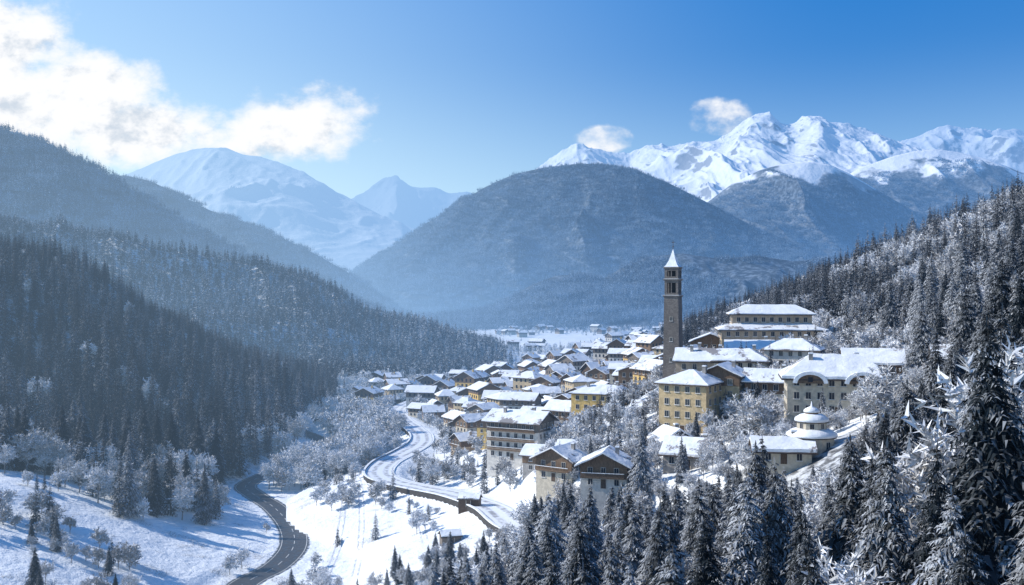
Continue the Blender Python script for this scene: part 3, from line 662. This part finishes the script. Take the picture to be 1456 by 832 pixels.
cx,cy=at(1154,190);root=obj('domed_pavilion',None,loc=(cx,cy,-30.5),rot=(0,0,math.radians(-15)),sc=1.0,label='cream pavilion with tiered snow covered cupola',category='chapel')
mb=MB();mb.ring([(4.4,-4),(4.4,3.2)],8,0,math.pi/8);mb.ring([(2.9,3.2),(2.9,6.0)],8,0,math.pi/8);mb.ring([(1.3,7.1),(1.3,7.7)],8,1,math.pi/8);obj('wall',mb.build('wall',[CRM,WD2]),root)
mb=MB();mb.ring([(4.8,3.0),(4.85,3.22)],8,0,math.pi/8);mb.ring([(3.2,5.85),(3.25,6.02)],8,0,math.pi/8);rf=obj('roof',mb.build('roof',[RF]),root)
mb=MB();mb.ring([(4.8,3.23),(4.7,3.7),(3.8,4.3),(2.92,4.6)],16,0);mb.ring([(3.2,6.03),(3.1,6.6),(2.2,7.2),(1.3,7.4)],16,0);mb.ring([(1.5,7.7),(1.45,8.1),(.9,8.5),(.2,8.8),(.06,9.7)],12,0);obj('roof_snow',mb.build('roof_snow',[SNOW],smooth=True),rf)
for k in range(8):
    a=math.pi/4*k-math.pi/2;q=math.cos(math.pi/8)
    obj('window',WIN,root,loc=(4.4*q*math.cos(a),4.4*q*math.sin(a),1.7),rot=(0,0,a+math.pi/2),sc=.9);obj('window',WIN,root,loc=(2.9*q*math.cos(a),2.9*q*math.sin(a),5.2),rot=(0,0,a+math.pi/2),sc=.65)
PLACED.append((cx,cy,6))
H('low_house',1112,188,-10,'long low outbuilding with deep snow on its roof',6,-31.8,w=10,d=7,h=2.4,st=1,rise=1.4,lower=CRM,snowt=.6,chim=1)
print('specials',time.time()-T0)

def inpoly(x,y,poly):
    c=False;j=len(poly)-1
    for i in range(len(poly)):
        xi,yi=poly[i];xj,yj=poly[j]
        if (yi>y)!=(yj>y) and x<(xj-xi)*(y-yi)/(yj-yi)+xi:c=not c
        j=i
    return c
TOWN=[(488,582),(520,556),(600,550),(680,542),(760,522),(820,508),(880,498),(1000,484),(960,500),(945,560),(940,600),(820,604),(740,628),(690,646),(640,650),(612,628),(585,596),(545,596)]
tmpl=[dict(w=12,d=11,h=7.8,st=3,axis='y',rise=2.6,over=1.3,lower=WHT,upper=WD2,split=.36,balc=1),
 dict(w=14,d=10,h=8.4,st=3,axis='x',rise=2.5,over=1.1,lower=CRM,upper=WD2,split=.66),
 dict(w=10,d=10,h=6.4,st=2,axis='y',rise=2.6,over=1.2,lower=TAN,upper=WD1,balc=1),
 dict(w=15,d=11,h=10.6,st=4,axis='x',rise=2.4,over=1.1,lower=WHT,upper=WD3,split=.76,balc=2),
 dict(w=12,d=12,h=9,st=3,roof='hip',rise=2.4,over=1.0,lower=OCH),
 dict(w=12,d=9,h=6.8,st=2,axis='x',rise=2.6,over=1.1,lower=GRY,upper=WD2),
 dict(w=12,d=12,h=9.8,st=4,axis='y',rise=2.6,over=1.1,lower=YEL,upper=WD2,split=.76)]
TL=['white and brown timber chalet with snowy gable roof','cream house with timber top floor and snowy roof','small brown chalet with snow covered gable','tall white apartment house with balconies and snow','ochre house with hipped snowy roof','grey stone house with dark timber and snow','tall yellow house with timber gable and snow']
TP=[house_parts(chim=1,sides='fl',**k) for k in tmpl]
def single(k):
    mb=MB();w,d,h=k['w'],k['d'],k['h'];W2,D2=w/2,d/2;hs=h*k.get('split',.5)
    mb.box(-W2,W2,-D2,D2,-5,hs,0);mb.box(-W2-.08,W2+.08,-D2-.08,D2+.08,hs+.002,h,1)
    ax=k.get('axis','x');a0,b0=(W2,D2) if ax=='x' else (D2,W2);rise=k['rise'];o=1.1
    T=lambda p:(p if ax=='x' else (-p[1],p[0],p[2]))
    hip=b0*.9 if k.get('roof')=='hip' else 0
    for dz,mi,ex in ((0,3,0),(.25,4,-.15)):
        a,b=a0+o+ex,b0+o+ex;ze=h-o*rise/b0+dz;zr=h+rise+dz;th=.24 if mi==3 else .3
        c=[(-a,-b),(a,-b),(a,b),(-a,b)];tp=[(x,y,ze+th) for x,y in c]+[(-(a-hip),0,zr+th),(a-hip,0,zr+th)];bt=[(p[0],p[1],p[2]-th) for p in tp]
        fs=[(0,1,5,4),(2,3,4,5)]+([(1,2,5),(3,0,4)] if hip else []);per=[0,1,2,3] if hip else [0,1,5,2,3,4]
        for f in fs:mb.face([T(tp[i]) for i in f],mi);mb.face([T(bt[i]) for i in reversed(f)],mi)
        for i in range(len(per)):
            p,q=per[i],per[(i+1)%len(per)];mb.face([T(bt[p]),T(bt[q]),T(tp[q]),T(tp[p])],mi)
    if not hip:
        for s in(-1,1):mb.face([T((s*(a0+.03),-b0,h)),T((s*(a0+.03),b0,h)),T((s*(a0+.03),0,h+rise))],1)
    st=k['st'];sh=h/st
    for s in range(st):
        for L,dist,r in ((w,D2,0),(d,W2,-math.pi/2),(d,W2,math.pi/2)):
            nn=int(L/2.8)
            for c in range(nn):
                u=(c-(nn-1)/2)*(L-1.6)/nn;ca,sa=math.cos(r),math.sin(r);y=-(dist+.11);zc=(s+.55)*sh
                mb.face([((u+q)*ca-y*sa,(u+q)*sa+y*ca,zc+zz) for q,zz in((-.5,-.7),(.5,-.7),(.5,.7),(-.5,.7))],2)
    mb.box(1,1.8,1,1.8,h,h+rise+1,0)
    return mb.build('house',[k['lower'],k.get('upper',k['lower']),GLS,RF,RSNOW])
SG=[single(k) for k in tmpl]
cnt=0;tries=0
while cnt<150 and tries<14000:
    tries+=1
    D=random.uniform(330,1150) if random.random()<.5 else random.uniform(330,760);px=random.uniform(480,1010);x=(px-CX)/F*D
    z=float(hz(np.array([x]),np.array([D]))[0]);py=CY-z/D*F
    if not inpoly(px,py,TOWN):continue
    if 795<px<920 and D<362:continue
    if f_right(x,D)>-8 or f_left(x,D)>-8:continue
    if any((x-a)**2+(D-b)**2<(r+6.9)**2 for a,b,r in PLACED):continue
    if road_dist(np.array([x]),np.array([D]),R2)[0][0]<12 or road_dist(np.array([x]),np.array([D]),R1)[0][0]<12:continue
    i=random.randrange(7);rot=random.choice([-35,-28,-20,-12,15,30,60,-65])+random.uniform(-9,9)
    if D<520: place('town_house',TP[i],x,D,rot,z-.3,TL[i],'house','houses of the village',7,random.uniform(.82,1.08))
    else:
        s_=random.uniform(.85,1.2);obj('town_house',SG[i],loc=(x,D,z-.3),rot=(0,0,math.radians(rot)),sc=(s_*random.uniform(.85,1.15),s_,s_*random.uniform(.9,1.25)),label=TL[i],category='house',group='houses of the village');PLACED.append((x,D,6.5))
    cnt+=1
print('town',cnt,tries,time.time()-T0)
for k in range(120):
    D=random.uniform(1250,2080);px=random.uniform(680,1060);x=(px-CX)/F*D;z=float(hz(np.array([x]),np.array([D]))[0])
    if px<880 and 1290<D<1850: continue
    i=random.randrange(6);obj('farm_house',SG[i],loc=(x,D,z-.3),rot=(0,0,random.uniform(-1,1)),sc=random.uniform(.9,1.3),label='small distant house with snowy roof in the valley',category='house',group='outlying valley houses')

# ---------------------------------------------------------------- place trees
def jit(x0,x1,y0,y1,s):
    xs=np.arange(x0,x1,s);ys=np.arange(y0,y1,s);X,Y=np.meshgrid(xs,ys)
    X=X+rng.uniform(-.46,.46,X.shape)*s;Y=Y+rng.uniform(-.46,.46,Y.shape)*s;return X.ravel(),Y.ravel()
TR=[]
LQ=([560,600,700,735,760,790,830,900,912,925,1000,1052,1075,1095,1110,1190,1215,1300,1380,1456,1600],[820,795,765,752,700,686,682,680,615,676,662,650,570,640,652,652,600,540,440,370,360])
def add(X,Y,mask,hlo,hhi,pdec,limit=0,hd=(7,12),clr=1.0,rclr=7.5):
    X=X[mask];Y=Y[mask]
    px=X/Y*F+CX;k=(px>-170)&(px<1640);X=X[k];Y=Y[k];px=px[k]
    ok=np.ones(len(X),bool)
    for a,b,r in PLACED: ok&=((X-a)**2+(Y-b)**2>(r+clr)**2)
    for R,q in((R1,rclr),(R2,8.6)): ok&=road_dist(X,Y,R)[0]>q
    X=X[ok];Y=Y[ok];px=px[ok];Z=hz(X,Y)
    # keep the bend of the valley road open: no tall trees just below it
    d1=np.minimum.reduce([road_dist(X,Y+o,R1)[0] for o in (8,16,24,32)]) if len(X) else Z
    pd=pdec(X,Y) if callable(pdec) else np.full(len(X),pdec)
    for x,y,z,q,p,dr in zip(X,Y,Z,px,pd,d1):
        if y<430 and x<-40 and dr<8 and random.random()<.92: continue
        dec=random.random()<p;hh=random.uniform(*hd) if dec else hlo+(hhi-hlo)*random.betavariate(1.8,1.8)
        if limit:
            mx=-(np.interp(q,*LQ)-CY)/F*y-z
            if mx<4: continue
            if hh>mx: hh=mx*random.uniform(.75,1)
        TR.append((x,y,z-.3,hh,dec))
X,Y=jit(-700,-60,280,600,6.8);fl_=f_left(X,Y)
add(X,Y,(fl_>0),13,28,lambda x,y:np.clip(np.clip(.75-f_left(x,y)/30,0.02,1)*(fbm(x/30,y/30,2)>-.10)+.8*(fbm(x/45+4,y/45,2)>.32),0,1),0,(11,17))
X,Y=jit(-700,-60,600,770,6.0);add(X,Y,(f_left(X,Y)>0),11,20,lambda x,y:np.clip(.5-f_left(x,y)/30,0.02,1))
X,Y=jit(-900,30,740,1420,7.2);add(X,Y,(f_left(X,Y)>0)&(Y>=760),11,22,lambda x,y:np.clip(.4-f_left(x,y)/30,0.0,1))
X,Y=jit(84,420,185,900,6.5);add(X,Y,(f_right(X,Y)>0),13,22,lambda x,y:np.clip(.16+1.0*fbm(x/32,y/32,3),.02,.85),0,(9,15))
X,Y=jit(-20,140,52,236,5.8);add(X,Y,(f_near(X,Y)>0)|((X>60)&(Y<200)),14,23,lambda x,y:np.clip(.28+.6*fbm(x/25,y/25,2),.04,.7),1,(9,14))
X,Y=jit(8,122,196,345,4.4);add(X,Y,(rng.random(len(X))<.95)&(f_near(X,Y)<0),5,11,.66,0,(4.5,8),-.6)
X,Y=jit(-90,125,330,1250,7.5);mk=(f_left(X,Y)<-6)&(f_right(X,Y)<0)&(rng.random(len(X))<.5)&(X>-70);add(X,Y,mk,7,12,.75,0,(4,8.5),0)
X,Y=jit(-150,-20,225,620,4.8);nn=fbm(X/26,Y/26,3)
add(X,Y,(f_left(X,Y)<0)&(((nn>.22)&(rng.random(len(X))<.6))|(rng.random(len(X))<.015)),5,12,.8,0,(3.5,8.5))
X,Y=jit(-98,-55,400,640,5.0);add(X,Y,(rng.random(len(X))<.85),8,15,.85,0,(8,14))
X,Y=jit(-150,-62,560,800,6.0);add(X,Y,(f_left(X,Y)<0)&(rng.random(len(X))<.95),9,15,.75,0,(8,13))
X,Y=jit(-175,-96,300,420,5.8);add(X,Y,(rng.random(len(X))<sstep(300,350,Y))&(X<-98)&(f_left(X,Y)<0),13,23,.5,0,(10,16))
X,Y=jit(-36,0,226,300,4.2);add(X,Y,(rng.random(len(X))<.4)&(Y<252),5,10,.6,0,(3,7))
X,Y=jit(-60,-10,280,420,4.2);d2,_,s2=road_dist(X,Y,R2);add(X,Y,(s2>0)&(d2>7)&(d2<18)&(rng.random(len(X))<.35),4,7,.8,0,(2.5,5))
X,Y=jit(-120,600,960,2200,12);nb=fbm(X/90,Y/45,3);pxx=X/Y*F+CX
add(X,Y,((nb>-.02)|(pxx>880)|(pxx<700))&(f_left(X,Y)<0)&(rng.random(len(X))<.85)&~((pxx>696)&(pxx<868)&(Y>1300)&(Y<1860)&(nb<.38)),7,14,.45,0,(6,11))
for px,D,hh,dec in ((1072,222,15,1),(1050,228,13,1),(1088,228,13,1),(912,232,17,0),(760,250,10,0),(660,350,9,0),(665,345,8,0),(1405,80,26,0),(1290,112,20,0),(1330,150,18,0),(1205,140,15,0),(1375,190,19,0),(1425,150,20,0),(1305,215,16,0),(1250,190,14,1),(643,150,13,0),(700,140,12,0),(1345,95,19,1),(1440,105,21,1)):
    x,y=at(px,D);TR.append((x,y,float(hz(np.array([x]),np.array([y]))[0])-.3,hh,bool(dec)))
for lo_,hi_,d0,d1,top in ((752,905,222,231,676),(760,905,228,234,678),(775,842,243,252,668),(672,800,300,316,648),(560,740,345,372,652)):
    px=lo_
    while px<hi_:
        D=random.uniform(d0,d1);x,y=at(px,D);z=float(hz(np.array([x]),np.array([y]))[0]);mx=-(top+random.uniform(-6,16)-CY)/F*D-z
        px+=random.uniform(6,11)
        if mx<2.5 or road_dist(np.array([x]),np.array([y]),R2)[0][0]<7 or any((x-a)**2+(y-b)**2<(r-1)**2 for a,b,r in PLACED): continue
        TR.append((x,y,z-.3,min(mx,13),random.random()<.4))
TR.sort(key=lambda q:-q[3]/math.hypot(q[0],q[1]))
def vis(q):
    px=q[0]/q[1]*F+CX;pt=CY-(q[2]+q[3])/q[1]*F
    return -30<px<1490 and pt<835
ns=nd=0;rest=([],[])
for q in TR:
    x,y,z,hh,dec=q;v=vis(q);rz=random.uniform(0,6.28)
    if v and not dec and ns<300:
        c,t_=random.choice(SPN);s=hh/16;o=obj('spruce_tree',None,loc=(x,y,z),rot=(0,0,rz),sc=(s*random.uniform(.9,1.2),)*2+(s,),label='tall spruce tree with frost dusted branches',category='tree',group='spruce trees on the slopes')
        obj('trunk',t_,o);obj('crown',c,o);ns+=1
    elif v and dec and nd<290:
        c,t_=random.choice(DCN);s=hh/11;o=obj('frosted_tree',None,loc=(x,y,z),rot=(0,0,rz),sc=s,label='bare broadleaf tree white with hoarfrost',category='tree',group='frosted broadleaf trees')
        obj('trunk',t_,o);obj('crown',c,o);nd+=1
    else: rest[dec].append((x,y,z,hh,rz))
def lod(y,a,b,c): return random.choice(IDX[a if y<260 else (b if y<760 else c)])
q=rest[0];print('spruce stuff',len(q),'frost stuff',len(rest[1]))
scatter('spruce_forest',[(a[0],a[1],a[2]) for a in q],[a[3]/16 for a in q],[a[4] for a in q],[lod(a[1],'sh','sm','sl') for a in q],'dense frost dusted spruce forest covering the hillsides','forest')
q=rest[1]
scatter('frosted_woodland',[(a[0],a[1],a[2]) for a in q],[a[3]/11 for a in q],[a[4] for a in q],[lod(a[1],'dh','dm','dl') for a in q],'hoarfrosted broadleaf woodland along the valley','woodland')
pts=[];sc=[];rt=[];ix=[]
def dist_forest(M,N,t1=.99,s0=1.0,clear=-1.0):
    hgt,uc,Df,Dc,tl=M;u=rng.uniform(max(uc[0],-.64),min(uc[-1],.64),N);t_=rng.uniform(0.0,t1,N);d=Df+(Dc-Df)*t_;z=hgt(u,d)
    x=u*d;nb=fbm(x/260,d/260,4)
    k=(z<tl+nb*320)&(nb>-.55+clear)&(z>-79)
    for a,b,c in zip(x[k],d[k],z[k]): pts.append((a,b,c-1));sc.append(s0*random.uniform(.75,1.15));rt.append(random.uniform(0,6.28));ix.append(random.choice(IDX['cl']))
dist_forest(M3a,5600,1.0,.95);dist_forest(M3b,4600,1.0,1.0);dist_forest(M6,11000,1.0,1.05);dist_forest(M7,4200,1.0,1.0,.32);dist_forest(M9,5500,.95,1.25,.0);dist_forest(M10,5500,.95,1.3,.0)
X,Y=jit(-700,1400,2040,3500,34);k=(fbm(X/160,Y/160,3)>-.12);X=X[k];Y=Y[k];Z=hz(X,Y)
for a,b,c in zip(X,Y,Z): pts.append((a,b,c-.5));sc.append(random.uniform(.7,1.1));rt.append(random.uniform(0,6.28));ix.append(random.choice(IDX['cl']))
scatter('mountain_forest',pts,sc,rt,ix,'far conifer forest on the mountainsides','forest')
print('trees',ns,nd,len(pts),time.time()-T0)

# ---------------------------------------------------------------- world
w=bpy.data.worlds.new('World');SC.world=w;w.use_nodes=True;w.node_tree.nodes.clear();t=NT(w.node_tree)
dirv=t.n('ShaderNodeTexCoord').outputs['Generated'];s=t.n('ShaderNodeSeparateXYZ');t.put(s.inputs[0],dirv)
cb=t.n('ShaderNodeCombineXYZ');t.put(cb.inputs[0],s.outputs[0]);t.put(cb.inputs[1],s.outputs[1]);t.put(cb.inputs[2],t.m('ADD',t.m('MULTIPLY',s.outputs[2],1.9),.02))
nv=t.n('ShaderNodeVectorMath',operation='NORMALIZE');t.put(nv.inputs[0],cb.outputs[0])
sky=t.n('ShaderNodeTexSky');sky.sky_type='NISHITA';sky.sun_disc=False;sky.sun_elevation=SUN_EL;sky.sun_rotation=SUN_AZ%(2*math.pi);sky.altitude=1000;sky.air_density=1.0;sky.dust_density=.5;sky.ozone_density=1.5
t.put(sky.inputs[0],nv.outputs[0])
yy=t.m('MAXIMUM',s.outputs[1],.05);u=t.m('DIVIDE',s.outputs[0],yy);v=t.m('DIVIDE',s.outputs[2],yy)
tint=t.mix(t.mr(s.outputs[2],.02,.28,0,1,False),(1.0,1.12,1.12),(.28,1.16,1.85))
skc=t.mix(1.0,sky.outputs[0],tint,'MULTIPLY')
gl=t.m('MULTIPLY',t.mr(s.outputs[0],.35,-.6),t.mr(s.outputs[2],.70,.04))
hzn=t.mr(s.outputs[2],.24,.0)
skc=t.mix(t.m('MINIMUM',t.m('ADD',t.m('MULTIPLY',gl,.82),t.m('MULTIPLY',hzn,.46)),.92),skc,(5.4,7.4,8.6))
bg=t.n('ShaderNodeBackground');t.put(bg.inputs[0],skc);bg.inputs[1].default_value=.125
def uv(px,py): return (px-CX)/F,(CY-py)/F
mask=None
for px,py,rx,ry in ((-60,110,230,140),(60,150,200,100),(200,190,160,62),(20,60,110,75),(120,120,130,60),(425,180,115,62),(460,158,80,48),(360,196,95,34),(1020,168,54,28),(862,197,46,20)):
    a,b=uv(px,py);e=t.m('SUBTRACT',1.0,t.m('SQRT',t.m('ADD',t.m('POWER',t.m('ABSOLUTE',t.m('DIVIDE',t.m('SUBTRACT',u,a),rx/F)),2.0),t.m('POWER',t.m('ABSOLUTE',t.m('DIVIDE',t.m('SUBTRACT',v,b),ry/F)),2.0))))
    e=t.m('MINIMUM',e,.75 if rx>105 else (.30 if rx>60 else .17))
    mask=e if mask is None else t.m('MAXIMUM',mask,e)
def cn(du,dv,sc=16,det=8,r=.6):
    c=t.n('ShaderNodeCombineXYZ');t.put(c.inputs[0],t.m('ADD',u,du));t.put(c.inputs[1],t.m('MULTIPLY',t.m('ADD',v,dv),1.35));return t.noise(c.outputs[0],sc,det,r)
n0=cn(0.,0.);n1=cn(-.009,.015,16,5);n0b=cn(0.,0.,16,5);nl=cn(.3,.1,6,3)
den=t.m('ADD',t.m('MULTIPLY',mask,1.8),t.m('MULTIPLY',t.m('SUBTRACT',n0,.5),3.1))
cf=t.mr(den,.02,1.0);cf=t.m('MULTIPLY',cf,t.mr(s.outputs[1],.05,.2))
sh=t.m('ADD',.74,t.m('MULTIPLY',t.m('SUBTRACT',n0b,n1),3.4));sh=t.m('ADD',sh,t.m('MULTIPLY',t.m('SUBTRACT',nl,.5),1.1));sh=t.m('SUBTRACT',sh,t.m('MULTIPLY',t.m('SUBTRACT',den,.8),.14))
cc=t.mix(t.mr(sh,.0,.72),(.64,.72,.82),(1.0,1.01,1.03))
b2=t.n('ShaderNodeBackground');t.put(b2.inputs[0],cc);b2.inputs[1].default_value=1.0
mx=t.n('ShaderNodeMixShader');t.put(mx.inputs[0],cf);t.put(mx.inputs[1],bg.outputs[0]);t.put(mx.inputs[2],b2.outputs[0])
o=t.n('ShaderNodeOutputWorld');t.put(o.inputs[0],mx.outputs[0])

L=bpy.data.lights.new('sun','SUN');L.energy=5.0;L.angle=math.radians(.5);L.color=(1,.94,.85)
lo=bpy.data.objects.new('sun',L);COL.objects.link(lo);lo.rotation_euler=SUN.to_track_quat('Z','Y').to_euler()
cam=bpy.data.cameras.new('camera');cam.sensor_width=36;cam.lens=36*F/1456;cam.clip_end=60000;cam.clip_start=1
co=bpy.data.objects.new('camera',cam);COL.objects.link(co);co.rotation_euler=(math.pi/2,0,0);SC.camera=co
SC.view_settings.view_transform='Standard';SC.view_settings.look='None';SC.view_settings.exposure=0
print('done',time.time()-T0)
